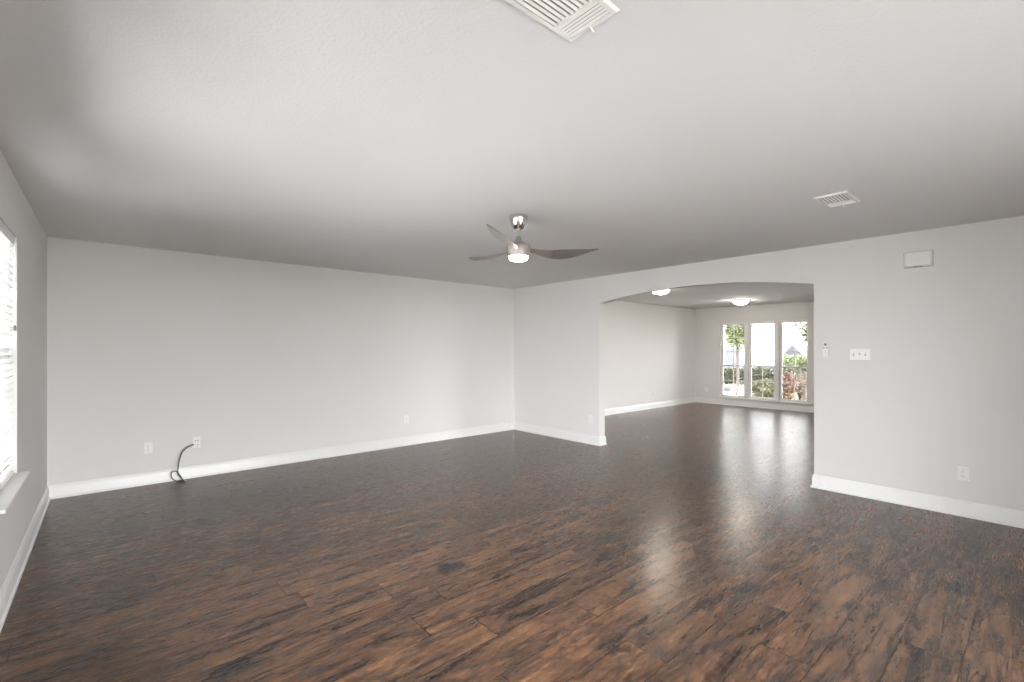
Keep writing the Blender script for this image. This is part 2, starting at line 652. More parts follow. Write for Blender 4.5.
WL = ['left tall grid window of the adjoining room', 'middle tall grid window of the adjoining room', 'right tall grid window of the adjoining room']
for i, (a0, a1, z0, z1) in enumerate(FARW):
    window('window_%d' % (i + 1), (XF, (a0 + a1) / 2, 0), (0, -1, 0), (-1, 0, 0), a1 - a0, z0, z1, 3, 2, 0.42, WL[i])
a0, a1, z0, z1 = LEFTW
w = window('window_4', (XL, (a0 + a1) / 2, 0), (0, 1, 0), (1, 0, 0), a1 - a0, z0, z1, 3, 3, 0.5, 'window in left wall behind a white blind')
LEFT_SET.append(w)
k = 5  # windows from this number on are out of view, added for daylight
for (a0, a1, z0, z1) in LEFTW_FILL:
    w = window('window_%d' % k, (XL, (a0 + a1) / 2, 0), (0, 1, 0), (1, 0, 0), a1 - a0, z0, z1, 1, 1, 0.5)
    LEFT_SET.append(w)
    k += 1
for (a0, a1, z0, z1) in REARW_FILL:
    window('window_%d' % k, ((a0 + a1) / 2, YN, 0), (-1, 0, 0), (0, 1, 0), a1 - a0, z0, z1, 1, 1, 0.5)
    k += 1

for (a0, a1, z0, z1) in SIDEW_FILL:
    window('window_%d' % k, ((a0 + a1) / 2, YS, 0), (-1, 0, 0), (0, 1, 0), a1 - a0, z0, z1, 1, 1, 0.5)
    k += 1

# sills
bm = bmesh.new()
box(bm, XF - 0.045, XF + 0.01, 3.42, 5.50, 0.172, 0.198)
box(bm, XF - 0.014, XF, 3.44, 5.48, 0.130, 0.172)
struct(obj('trim_1', bm, 'trim', None, False, 0.004), 'white sill under the three far windows')
a0, a1, z0, z1 = LEFTW
bm = bmesh.new()
box(bm, XL - 0.07, XL + 0.056, a0 - 0.0, a1 + 0.03, z0 - 0.002, z0 + 0.020)
LEFT_SET.append(struct(obj('trim_2', bm, 'trim', None, False, 0.005), 'white sill under the left window'))


def blind(root_name, org, u, n, w, z0, z1, drop, label, d=-0.03, depth=0.045, pitch=0.042, tilt=-44, group=None, cat='blind'):
    """horizontal slat blind hung in an opening; drop = lowered length, below that open"""
    org, u, n = Vector(org), Vector(u), Vector(n)
    up = Vector((0, 0, 1))
    t = empty(root_name, org + up * z1)
    loc = t.location.copy()
    hw = w / 2 - 0.006

    def B(u0, u1, a, b, d0, d1):
        bm = bmesh.new()
        c = org + u * ((u0 + u1) / 2) + up * ((a + b) / 2) - loc
        rbox(bm, c, u, up, n, (u1 - u0) / 2, (b - a) / 2, d0, d1)
        return bm
    obj('headrail', B(-hw, hw, z1 - 0.045, z1 - 0.002, d - depth / 2, d + depth / 2 - 0.006), 'vinyl', t)
    obj('valance', B(-hw, hw, z1 - 0.062, z1 - 0.003, d + depth / 2 - 0.006, d + depth / 2), 'vinyl', t)
    zb = z1 - drop
    bm = bmesh.new()
    z = z1 - 0.075
    nd = 0
    an = math.radians(tilt)
    full = drop > 0.4
    step = pitch if full else 0.0045
    a2 = an if full else 0.06
    while z > zb + 0.03:
        c = org + up * z + n * d - loc
        ax = (n * math.cos(a2) + up * -math.sin(a2))
        nn = (n * math.sin(a2) + up * math.cos(a2))
        hd = depth / 2 - 0.002
        # slightly crowned slat, three strips, 2.4 mm thick
        cols = []
        for s, cr in ((-1, 0), (-0.35, 0.0022), (0.35, 0.0022), (1, 0)):
            p = c + ax * (s * hd) + nn * (cr if full else 0.0)
            th = nn * (0.0012 if full else 0.001)
            cols.append([bm.verts.new(p + u * sx * hw + th * sg) for sx, sg in ((-1, -1), (1, -1), (1, 1), (-1, 1))])
        for q0, q1 in zip(cols, cols[1:]):
            for e in range(4):
                g = (e + 1) % 4
                bm.faces.new((q0[e], q0[g], q1[g], q1[e]))
        bm.faces.new(cols[0][::-1])
        bm.faces.new(cols[-1])
        z -= step
    obj('slats', bm, 'slat', t)
    obj('bottom_rail', B(-hw, hw, zb, zb + 0.018, d - depth / 2 + 0.004, d + depth / 2 - 0.004), 'vinyl', t)
    if full:
        for s in (-0.72, 0.72):
            bm = bmesh.new()
            for e in (-1, 1):
                c = org + u * (s * hw) + n * (d + e * (depth / 2 - 0.008)) - loc
                tube(bm, [c + up * (z1 - 0.05), c + up * (zb + 0.01)], 0.0011, 6, 1)
            obj('ladder_cord', bm, 'vinyl', t)
        bm = bmesh.new()
        c = org + u * (hw * 0.86) + n * (d + depth / 2 + 0.006) - loc
        tube(bm, [c + up * (z1 - 0.05), c + up * (z1 - 0.55)], 0.003, 8, 1)
        obj('tilt_wand', bm, 'vinyl', t)
        bm = bmesh.new()
        lathe(bm, [(0, -0.035), (0.006, -0.033), (0.007, -0.01), (0.003, 0.0), (0, 0.0)], c + up * (z1 - 0.55), 12)
        obj('wand_tip', bm, 'grey_plastic', t)
    tag(t, label, cat, group)
    return t


a0, a1, z0, z1 = LEFTW
lb = blind('window_blind', (XL, (a0 + a1) / 2, 0), (0, 1, 0), (1, 0, 0), a1 - a0, z0, z1, z1 - z0 - 0.024,
      'white horizontal slat blind, fully lowered, in the left wall window')
LEFT_SET.append(lb)
for (a0, a1, z0, z1), nm in zip(FARW, ('left', 'middle', 'right')):
    blind('window_blind', (XF, (a0 + a1) / 2, 0), (0, -1, 0), (-1, 0, 0), a1 - a0, z0, z1, 0.105,
          'white slat blind drawn up at the top of the %s far window' % nm, -0.03, 0.03, group='raised blinds of the far windows')

# the left wall and everything set in it turn about the back corner by its small skew
bpy.context.view_layer.update()
TURN = Matrix.Translation((XL, YB, 0)) @ Matrix.Rotation(-SKEW, 4, 'Z') @ Matrix.Translation((-XL, -YB, 0))
for o in LEFT_SET:
    o.matrix_world = TURN @ o.matrix_world

# ------------------------------------------------------------------ ceiling fan
FX, FY = 2.473, 2.740


def ceiling_fan():
    t = empty('ceiling_fan', (FX, FY, H))
    bm = bmesh.new()
    lathe(bm, [(0, 0.0), (0.072, 0.0), (0.074, -0.006), (0.073, -0.018), (0.068, -0.045), (0.057, -0.075), (0.043, -0.098),
               (0.036, -0.105), (0.030, -0.107), (0, -0.107)], seg=48)
    obj('canopy', bm, 'chrome', t, 40)
    bm = bmesh.new()
    lathe(bm, [(0.0095, -0.100), (0.0095, -0.185)], seg=20)
    obj('downrod', bm, 'nickel', t, 40)
    bm = bmesh.new()
    lathe(bm, [(0, -0.160), (0.016, -0.160), (0.020, -0.166), (0.022, -0.185), (0.032, -0.200), (0.050, -0.212), (0.066, -0.222),
               (0.070, -0.228), (0, -0.228)], seg=40)
    obj('motor_cap', bm, 'nickel', t, 40)
    bm = bmesh.new()
    lathe(bm, [(0, -0.222), (0.070, -0.223), (0.088, -0.232), (0.093, -0.245), (0.092, -0.268), (0.088, -0.298), (0.082, -0.318), (0.077, -0.320), (0.0755, -0.310), (0, -0.310)], seg=48)
    obj('motor_housing', bm, 'housing', t, 35)
    bm = bmesh.new()
    lathe(bm, [(0, -0.308), (0.0735, -0.308), (0.0740, -0.326), (0.071, -0.337), (0.061, -0.346), (0.042, -0.352), (0.020, -0.355), (0, -0.356)], seg=48)
    lens = obj('light_lens', bm, 'lamp_fan', t, 60)
    lens['label'] = 'glowing white frosted lens'
    for ang in (-30.3, 89.7, 209.7):
        bm = bmesh.new()
        a = math.radians(ang)
        u = Vector((math.cos(a), math.sin(a), 0))
        v = Vector((-math.sin(a), math.cos(a), 0))
        Z = Vector((0, 0, 1))
        N, K = 28, 8
        top, bot = [], []
        for i in range(N + 1):
            s = i / N
            r = 0.084 + 0.578 * s
            w = math.sin(PI * min(1, s) ** 0.85)
            c = 0.022 + 0.018 * (1 - s) + 0.118 * max(math.sin(PI * s ** 1.12), 0) ** 1.35
            if s > 0.93:
                c *= math.sqrt(max(0.03, 1 - ((s - 0.93) / 0.072) ** 2))
            p = math.radians(14 * math.exp(-s * 6.0) + 24 - 8 * s)
            z = -0.262 - 0.034 * math.sin(PI * s ** 0.9) + 0.030 * s
            ctr = u * r + Z * z + v * (0.030 * math.sin(PI * s))
            ax = v * math.cos(p) - Z * math.sin(p)
            nn = v * math.sin(p) + Z * math.cos(p)
            rt, rb = [], []
            for k in range(K + 1):
                q = k / K * 2 - 1
                th = 0.0052 * math.sqrt(max(0, 1 - q * q)) + 0.0006
                camb = 0.010 * (1 - q * q) * (c / 0.16)
                base = ctr + ax * (q * c / 2) + nn * camb
                rt.append(bm.verts.new(base + nn * th))
                rb.append(bm.verts.new(base - nn * th))
            top.append(rt)
            bot.append(rb)
        for i in range(N):
            for k in range(K):
                bm.faces.new((top[i][k], top[i + 1][k], top[i + 1][k + 1], top[i][k + 1]))
                bm.faces.new((bot[i][k], bot[i][k + 1], bot[i + 1][k + 1], bot[i + 1][k]))
            for k in (0, K):
                bm.faces.new((top[i][k], bot[i][k], bot[i + 1][k], top[i + 1][k]))
        for i in (0, N):
            for k in range(K):
                bm.faces.new((top[i][k], top[i][k + 1], bot[i][k + 1], bot[i][k]))
        obj('blade', bm, 'blade', t, 50)
    return tag(t, 'three-blade ceiling fan with chrome canopy and glowing round light', 'ceiling fan')


ceiling_fan()

# ------------------------------------------------------------------ flush dome lights in the adjoining room


def dome_light():
    t = empty('ceiling_light', (0, 0, 0))
    bm = bmesh.new()
    lathe(bm, [(0, 0), (0.140, 0), (0.158, -0.006), (0.162, -0.016), (0.160, -0.026), (0.150, -0.030), (0, -0.030)], seg=56)
    obj('base_ring', bm, 'nickel', t, 40)
    bm = bmesh.new()
    prof = [(0, -0.028), (0.146, -0.028)]
    for i in range(1, 11):
        a = PI / 2 * i / 10
        prof.append((0.146 * math.cos(a), -0.030 - 0.070 * math.sin(a)))
    prof[-1] = (0, -0.100)
    lathe(bm, prof, seg=56)
    g = obj('glass_dome', bm, 'lamp_dome', t, 60)
    g['label'] = 'glowing frosted glass dome'
    bm = bmesh.new()
    lathe(bm, [(0, -0.098), (0.010, -0.099), (0.012, -0.104), (0.006, -0.110), (0.007, -0.116), (0, -0.120)], seg=16)
    obj('finial', bm, 'nickel', t, 40)
    return t


dl = dome_light()
dl.location = (7.32, 4.435, H)
tag(dl, 'glowing dome ceiling light nearer the arch, in the adjoining room', 'ceiling light', 'dome lights of the adjoining room')
d2 = copy_tree(dl)
d2.location = (10.32, 4.34, H)
d2['label'] = 'glowing dome ceiling light nearer the three far windows'

# ------------------------------------------------------------------ ceiling registers


def register(L=0.32, W=0.20, bigslats=8, endslats=5):
    """three-way register, long axis X, lever on the +X end; origin at the centre on the ceiling"""
    t = empty('ceiling_vent', (0, 0, 0))
    hl, hw = L / 2, W / 2
    b = 0.020
    # face frame: bevelled ring
    bm = bmesh.new()
    ro = [(-hl, -hw), (hl, -hw), (hl, hw), (-hl, hw)]
    ri = [(-hl + b, -hw + b), (hl - b, -hw + b), (hl - b, hw - b), (-hl + b, hw - b)]
    rings = [[bm.verts.new((x, y, 0.0)) for x, y in ro],
             [bm.verts.new((x, y, -0.004)) for x, y in ro],
             [bm.verts.new((x * 0.96, y * 0.94, -0.009)) for x, y in ro],
             [bm.verts.new((x, y, -0.009)) for x, y in ri],
             [bm.verts.new((x, y, 0.0)) for x, y in ri]]
    for a, c in zip(rings, rings[1:] + rings[:1]):
        for i in range(4):
            j = (i + 1) % 4
            bm.faces.new((a[i], a[j], c[j], c[i]))
    # crossbar between the long section and the end section
    xc = hl - b - 0.074
    box(bm, xc - 0.006, xc + 0.006, -hw + b, hw - b, -0.009, -0.001)
    obj('frame', bm, 'register', t)
    obj('duct_opening', boxm(-hl + b, hl - b, -hw + b, hw - b, -0.0014, -0.0002), 'duct', t)
    bm = bmesh.new()
    n = bigslats
    for i in range(n):
        y = -hw + b + (W - 2 * b) * (i + 0.5) / n
        rbox(bm, ((-hl + b + xc - 0.006) / 2, y, -0.006), (1, 0, 0), Vector((0, 0.80, -0.6)), Vector((0, 0.6, 0.80)), (xc - 0.006 + hl - b) / 2, 0.0047, -0.0006, 0.0006)
    obj('long_louvers', bm, 'register', t)
    bm = bmesh.new()
    for i in range(endslats):
        x = xc + 0.006 + (hl - b - xc - 0.006) * (i + 0.5) / endslats
        rbox(bm, (x, 0, -0.006), (0, 1, 0), Vector((0.85, 0, -0.53)), Vector((0.53, 0, 0.85)), hw - b, 0.0037, -0.0006, 0.0006)
    obj('end_louvers', bm, 'register', t)
    bm = bmesh.new()
    tube(bm, [(hl - 0.020, 0.0, -0.007), (hl - 0.016, 0.0, -0.012), (hl - 0.009, 0.0, -0.016), (hl - 0.001, 0.0, -0.018)], [0.003, 0.0035, 0.004, 0.0045], 8, 4)
    obj('lever', bm, 'register', t, 60)
    return t


v1 = register(0.36, 0.20, 9, 5)
v1.location = (1.02, 0.966, H)
tag(v1, 'large white louvered ceiling vent at the top edge of the picture', 'vent')
v2 = register(0.33, 0.195, 8, 4)
v2.location = (3.865, 0.970, H)
tag(v2, 'small white louvered ceiling vent above the chime box', 'vent')
v3 = register(0.25, 0.12, 6, 3)
v3.rotation_euler = (0, 0, PI / 2)
v3.location = (11.0, 4.20, H)
tag(v3, 'slim ceiling vent beside the dome light by the far windows', 'vent')

# ------------------------------------------------------------------ wall plates


def outlet(name='wall_outlet', plate='plate', face='plate'):
    """duplex outlet, facing -Y, centre at origin, back on y = 0"""
    t = empty(name, (0, 0, 0))
    n, u, v = Vector((0, -1, 0)), Vector((1, 0, 0)), Vector((0, 0, 1))
    bm = bmesh.new()
    rbox(bm, (0, 0, 0), u, v, n, 0.036, 0.0585, 0.0, 0.003)
    rbox(bm, (0, 0, 0), u, v, n, 0.036, 0.0585, 0.003, 0.006, 0.004)
    obj('plate', bm, plate, t)
    for s in (-1, 1):
        bm = bmesh.new()
        ring = []
        for d in (0.005, 0.0078):
            ring.append([bm.verts.new((0.0165 * math.cos(a), -d, s * 0.0195 + max(-0.0135, min(0.0135, 0.0172 * math.sin(a))))) for a in [2 * PI * i / 28 for i in range(28)]])
        for i in range(28):
            j = (i + 1) % 28
            bm.faces.new((ring[0][i], ring[0][j], ring[1][j], ring[1][i]))
        bm.faces.new(ring[1])
        soc = obj('socket', bm, face, t)
        bm = bmesh.new()
        rbox(bm, (-0.0062, 0, s * 0.0195 + 0.003), u, v, n, 0.0012, 0.0042, 0.0070, 0.0081)
        rbox(bm, (0.0062, 0, s * 0.0195 + 0.003), u, v, n, 0.0010, 0.0034, 0.0070, 0.0081)
        lathe(bm, [(0, 0.0), (0.0024, 0.0), (0.0024, 0.0011), (0, 0.0011)], (0, -0.0070, s * 0.0195 - 0.0075), 12, (0, -1, 0))
        obj('slots', bm, 'slot', soc)
    bm = bmesh.new()
    lathe(bm, [(0, 0.0), (0.0032, 0.0), (0.0026, 0.0012), (0, 0.0014)], (0, -0.006, 0), 14, (0, -1, 0))
    obj('screw', bm, 'screw', t)
    return t


o1 = outlet()
o1.location = (0.386, YB, 0.374)
tag(o1, 'leftmost duplex outlet low on the long back wall', 'outlet', 'wall outlets')
OUT = [((3.345, YB, 0.376), 0, 'duplex outlet alone near the right end of the back wall'),
       ((XR, 4.437, 0.362), -90, 'duplex outlet on the narrow pier left of the arch'),
       ((XR, 0.470, 0.353), -90, 'duplex outlet low on the wall right of the arch'),
       ((9.84, YB, 0.375), 0, 'duplex outlet on the left wall of the adjoining room'),
       ((XF, 5.81, 0.350), -90, 'duplex outlet left of the three far windows')]
for loc, rz, lab in OUT:
    c = copy_tree(o1)
    c.location = loc
    c.rotation_euler = (0, 0, math.radians(rz))
    c['label'] = lab

# cable plate: two-gang-looking data plate with the black cable plugged in


def data_plate():
    t = empty('data_plate', (0, 0, 0))
    n, u, v = Vector((0, -1, 0)), Vector((1, 0, 0)), Vector((0, 0, 1))
    bm = bmesh.new()
    rbox(bm, (0, 0, 0), u, v, n, 0.038, 0.060, 0.0, 0.003)
    rbox(bm, (0, 0, 0), u, v, n, 0.038, 0.060, 0.003, 0.006, 0.004)
    obj('plate', bm, 'plate', t)
    for sx, sz in ((-0.6, 1), (1, 1), (1, -1)):
        bm = bmesh.new()
        rbox(bm, (sx * 0.014, 0, sz * 0.022), u, v, n, 0.010, 0.012, 0.005, 0.0085, 0.0012)
        jk = obj('jack', bm, 'plate', t)
        bm = bmesh.new()
        rbox(bm, (sx * 0.014, 0, sz * 0.022 - 0.001), u, v, n, 0.0055, 0.005, 0.0078, 0.0089)
        obj('port', bm, 'grey_plastic', jk)
    for sz in (-1, 1):
        bm = bmesh.new()
        lathe(bm, [(0, 0.0), (0.003, 0.0), (0.0024, 0.0012), (0, 0.0014)], (0, -0.006, sz * 0.049), 14, (0, -1, 0))
        obj('screw', bm, 'screw', t)
    bm = bmesh.new()
    lathe(bm, [(0, 0), (0.0075, 0), (0.0075, 0.004), (0.0052, 0.004), (0.0052, 0.012), (0, 0.012)], (-0.030, -0.005, -0.016), 6, (0, -1, 0))
    obj('coax_socket', bm, 'screw', t)
    return tag(t, 'white data plate on the back wall with a black cable plugged in', 'wall plate')


dp = data_plate()
dp.location = (0.800, YB, 0.376)

bm = bmesh.new()
wy = YB
CPTS = [(0.770, wy - 0.020, 0.360), (0.760, wy - 0.042, 0.360), (0.732, wy - 0.058, 0.352), (0.700, wy - 0.062, 0.335), (0.668, wy - 0.062, 0.298),
        (0.645, wy - 0.062, 0.230), (0.634, wy - 0.062, 0.160), (0.628, wy - 0.064, 0.098), (0.640, wy - 0.070, 0.060), (0.662, wy - 0.078, 0.024),
        (0.672, wy - 0.090, 0.0062), (0.652, wy - 0.098, 0.0060), (0.622, wy - 0.094, 0.008), (0.588, wy - 0.084, 0.030), (0.570, wy - 0.076, 0.068),
        (0.578, wy - 0.072, 0.102), (0.604, wy - 0.070, 0.112), (0.630, wy - 0.074, 0.090), (0.650, wy - 0.084, 0.052), (0.664, wy - 0.100, 0.022),
        (0.676, wy - 0.114, 0.0062), (0.684, wy - 0.128, 0.0060)]
tube(bm, CPTS, 0.0052, 12, 7)
cab = obj('coax_cable', bm, 'black', None, 60)
tag(cab, 'black cable hanging from the data plate and looped on the floor', 'cable')
bm = bmesh.new()
d = (Vector(CPTS[-1]) - Vector(CPTS[-2])).normalized()
lathe(bm, [(0, -0.004), (0.0055, -0.004), (0.0055, 0.010), (0.0062, 0.010), (0.0062, 0.022), (0.001, 0.022), (0.001, 0.027), (0, 0.027)], CPTS[-1], 12, d)
obj('connector', bm, 'screw', cab)
bm = bmesh.new()
lathe(bm, [(0, 0.0), (0.0072, 0.0), (0.0078, 0.010), (0.0062, 0.015), (0, 0.015)], (0.770, wy - 0.0165, 0.360), 12, (0, -1, 0))
obj('plug', bm, 'grey_plastic', cab)


def switch_plate():
    """three-gang toggle plate facing -X, on the arch wall"""
    t = empty('switch_plate', (XR, 1.184, 1.347))
    n, u, v = Vector((-1, 0, 0)), Vector((0, -1, 0)), Vector((0, 0, 1))
    bm = bmesh.new()
    rbox(bm, (0, 0, 0), u, v, n, 0.082, 0.0575, 0.0, 0.003)
    rbox(bm, (0, 0, 0), u, v, n, 0.082, 0.0575, 0.003, 0.006, 0.004)
    obj('plate', bm, 'plate', t)
    for k, up in ((-1, 1), (0, -1), (1, 1)):
        c = u * (k * 0.046)
        bm = bmesh.new()
        rbox(bm, c, u, v, n, 0.0050, 0.0120, 0.0055, 0.0066)
        slot = obj('toggle_slot', bm, 'grey_plastic', t)
        bm = bmesh.new()
        q = (n * 0.86 + v * 0.5 * up).normalized()
        r = u.cross(q).normalized()
        rbox(bm, c + n * 0.004, u, r, q, 0.0042, 0.0052, 0.0, 0.017, 0.0012)
        obj('toggle', bm, 'plate', slot)
        for s in (-1, 1):
            bm = bmesh.new()
            lathe(bm, [(0, 0), (0.003, 0), (0.0024, 0.0012), (0, 0.0014)], c + n * 0.006 + v * (s * 0.0302), 12, n)
            obj('screw', bm, 'screw', t)
    return tag(t, 'white three-toggle switch plate on the wall right of the arch', 'light switch')


switch_plate()


def remote():
    n, u, v = Vector((-1, 0, 0)), Vector((0, -1, 0)), Vector((0, 0, 1))
    y, z = 1.460, 1.397
    h = empty('remote_holder', (XR, y, z))
    bm = bmesh.new()
    rbox(bm, (0, 0, -0.012), u, v, n, 0.0225, 0.066, 0.0, 0.003, 0.001)
    for s in (-1, 1):
        rbox(bm, u * (s * 0.0215) + v * -0.030, u, v, n, 0.0016, 0.048, 0.003, 0.022)
    rbox(bm, v * -0.0775, u, v, n, 0.0231, 0.0016, 0.003, 0.022)
    rbox(bm, v * -0.064, u, v, n, 0.0231, 0.012, 0.020, 0.0222)
    obj('cradle', bm, 'plate', h)
    tag(h, 'white wall cradle between arch and switch plate, holding a remote', 'remote holder')
    t = empty('remote_control', (XR - 0.004, y, z))
    bm = bmesh.new()
    rbox(bm, (0, 0, 0), u, v, n, 0.0195, 0.075, 0.0, 0.011)
    rbox(bm, (0, 0, 0), u, v, n, 0.0195, 0.075, 0.011, 0.0145, 0.003)
    obj('body', bm, 'plate', t, False)
    bm = bmesh.new()
    lathe(bm, [(0, 0), (0.0135, 0), (0.0125, 0.002), (0, 0.0022)], n * 0.0143 + v * 0.045, 28, n)
    b = obj('dial_button', bm, 'grey_plastic', t)
    b['label'] = 'round dark grey button'
    for s in (-1, 1):
        bm = bmesh.new()
        lathe(bm, [(0, 0), (0.0062, 0), (0.0056, 0.002), (0, 0.0022)], n * 0.0143 + v * 0.012 + u * (s * 0.011), 20, n)
        obj('small_button', bm, 'grey_plastic', t)
    bm = bmesh.new()
    rbox(bm, v * -0.022, u, v, n, 0.0008, 0.018, 0.0143, 0.0149)
    obj('seam', bm, 'grey_plastic', t)
    tag(t, 'slim white fan remote with dark buttons, standing in the wall cradle', 'remote')


remote()


def chime():
    n, u, v = Vector((-1, 0, 0)), Vector((0, -1, 0)), Vector((0, 0, 1))
    t = empty('door_chime', (XR, 0.757, 2.188))
    bm = bmesh.new()
    rbox(bm, (0, 0, 0), u, v, n, 0.102, 0.0725, 0.0, 0.006, 0.001)
    obj('back_plate', bm, 'shade_grey', t)
    bm = bmesh.new()
    rbox(bm, (0, 0, 0), u, v, n, 0.094, 0.0655, 0.006, 0.030, 0.002)
    rbox(bm, (0, 0, 0), u, v, n, 0.092, 0.0635, 0.030, 0.036, 0.007)
    obj('cover', bm, 'plate', t)
    bm = bmesh.new()
    rbox(bm, v * -0.0660, u, v, n, 0.034, 0.0022, 0.008, 0.026)
    obj('sound_slot', bm, 'grey_plastic', t)
    tag(t, 'white rectangular door chime box high on the right wall', 'door chime')


chime()

# ------------------------------------------------------------------ outdoors
M['grass'] = simple('lawn_grass', (0.10, 0.11, 0.05), 0.9, 0, 0.35, 3)
M['concrete'] = simple('pale_concrete', (0.72, 0.70, 0.68), 0.85, 0, 0.06, 4)
M['paver'] = simple('pale_pavers', (0.58, 0.56, 0.54), 0.85, 0, 0.15, 5)
M['gravel'] = simple('pale_gravel', (0.66, 0.63, 0.60), 0.95, 0, 0.25, 25)
M['asphalt'] = simple('street_asphalt', (0.26, 0.26, 0.27), 0.9, 0, 0.1, 6)
M['leaf_tree'] = translucent('tree_leaf', (0.085, 0.10, 0.035), 0.35, 0.45, 3)
M['leaf_dark'] = translucent('dark_hedge_leaf', (0.038, 0.040, 0.020), 0.25, 0.5, 4)
M['leaf_olive'] = translucent('olive_leaf', (0.075, 0.070, 0.030), 0.3, 0.5, 5)
M['leaf_lime'] = translucent('lime_leaf', (0.12, 0.14, 0.065), 0.35, 0.4, 3)
M['leaf_red'] = translucent('russet_leaf', (0.11, 0.060, 0.042), 0.3, 0.45, 5)
M['leaf_gold'] = translucent('gold_leaf', (0.15, 0.11, 0.05), 0.3, 0.4, 5)
M['bark'] = simple('grey_brown_bark', (0.045, 0.036, 0.03), 0.9, 0, 0.3, 20, 0.4)
M['twig'] = simple('dry_twig', (0.10, 0.08, 0.06), 0.85, 0, 0.25, 20)
M['stone'] = simple('beige_stone', (0.085, 0.066, 0.048), 0.85, 0, 0.2, 9, 0.5)
M['darkstone'] = simple('dark_stone', (0.03, 0.03, 0.03), 0.8, 0, 0.25, 12, 0.4)
M['siding'] = simple('white_siding', (0.42, 0.415, 0.42), 0.6, 0, 0.03, 2)
M['garage'] = simple('white_garage_door', (0.36, 0.36, 0.37), 0.5, 0, 0.02, 2)
M['greyhouse'] = simple('grey_siding', (0.07, 0.07, 0.085), 0.7, 0, 0.06, 2)
M['roof'] = simple('grey_shingle', (0.045, 0.045, 0.055), 0.9, 0, 0.15, 8)
M['fence'] = simple('pale_fence', (0.075, 0.073, 0.083), 0.8, 0, 0.08, 3)
M['winglass'] = simple('dark_house_glass', (0.10, 0.12, 0.14), 0.1, 0, 0.1, 3)
GZ = -0.25


def gheight(x, y):
    if x < 44:
        return GZ
    return GZ - min(1.0, (x - 44) / 22) * 2.4


bm = bmesh.new()
gx = [-40, -20, -8, -2, 4, 8, 12, 16, 20, 26, 32, 38, 44, 48, 52, 56, 60, 66, 72, 90, 130]
gy = [-60, -30, -15, -6, 0, 6, 12, 20, 30, 45, 70]
vs = [[bm.verts.new((x, y, gheight(x, y))) for y in gy] for x in gx]
for i in range(len(gx) - 1):
    for j in range(len(gy) - 1):
        bm.faces.new((vs[i][j], vs[i + 1][j], vs[i + 1][j + 1], vs[i][j + 1]))
struct(obj('ground', bm, 'grass'), 'lawn outside')
struct(obj('patio', boxm(-16.0, XL - 0.16, -16.0, 12.0, GZ - 0.1, GZ + 0.04), 'concrete'), 'added pale patio outside the left windows, bounces daylight in')  # unseen slab, kept pale to throw daylight up to the ceiling
struct(obj('bounce_slab_near', boxm(XL - 0.155, 14.0, -16.0, YN - 0.16, GZ - 0.1, GZ + 0.04), 'paver'), 'added pale paver slab behind the room, bounces daylight in')  # out of view, pale so that skylight bounces in through the rear glazing
struct(obj('gravel_bed', boxm(XF + 0.155, 15.1, -6.0, 14.0, GZ - 0.1, GZ + 0.015), 'gravel'), 'added pale gravel bed outside the far windows, bounces daylight in')  # pale bed added to bounce daylight onto the adjoining ceiling
struct(obj('bounce_slab_side', boxm(XR + WT + 0.2, XF, YN - 0.15, YS - 0.16, GZ - 0.1, GZ + 0.04), 'paver'), 'added pale paver slab beside the adjoining room, bounces daylight in')  # unseen reflecting slab, added to light the adjoining ceiling
struct(obj('driveway', boxm(15.2, 27.8, 7.0, 13.0, GZ - 0.1, GZ + 0.03), 'concrete'), 'pale driveway outside the far windows')
struct(obj('street', boxm(28.0, 35.5, -30, 40, GZ - 0.1, GZ + 0.02), 'asphalt'), 'grey street across')


def leaves(name, mat, parent, loc, shape, n, size, seed):
    """n folded leaves; shape(rng) gives a point; local to parent at loc"""
    rng = random.Random(seed)
    V, F = [], []
    for i in range(n):
        p = Vector(shape(rng))
        d = Vector((rng.gauss(0, 1), rng.gauss(0, 1), rng.gauss(0, 0.6))).normalized()
        s = d.orthogonal().normalized()
        s = Matrix.Rotation(rng.uniform(0, 6.28), 3, d) @ s
        nn = d.cross(s)
        L = size * rng.uniform(0.6, 1.3)
        w = L * 0.30
        b = len(V)
        V += [p, p + d * L * 0.5 + s * w + nn * L * 0.1, p + d * L, p + d * L * 0.5 - s * w + nn * L * 0.1]
        F += [(b, b + 1, b + 2), (b, b + 2, b + 3)]
    me = bpy.data.meshes.new(name)
    me.from_pydata([tuple(v) for v in V], [], F)
    me.materials.append(M[mat])
    o = bpy.data.objects.new(name, me)
    COL.objects.link(o)
    o.parent = parent
    return o


def ell(rx, ry, rz, cz, shell=0.5):
    def f(rng):
        while True:
            v = Vector((rng.uniform(-1, 1), rng.uniform(-1, 1), rng.uniform(-1, 1)))
            if 0.02 < v.length < 1:
                break
        v = v.normalized() * (v.length ** shell) * (0.82 + 0.18 * math.sin(5 * v.x + 3 * v.z + 4 * v.y))
        return (v.x * rx, v.y * ry, cz + v.z * rz)
    return f


def bx(sx, sy, z0, z1):
    return lambda rng: (rng.uniform(-sx, sx), rng.uniform(-sy, sy), z0 + (z1 - z0) * rng.uniform(0, 1) ** 0.8 + 0.05 * math.sin(rng.uniform(0, 6)))


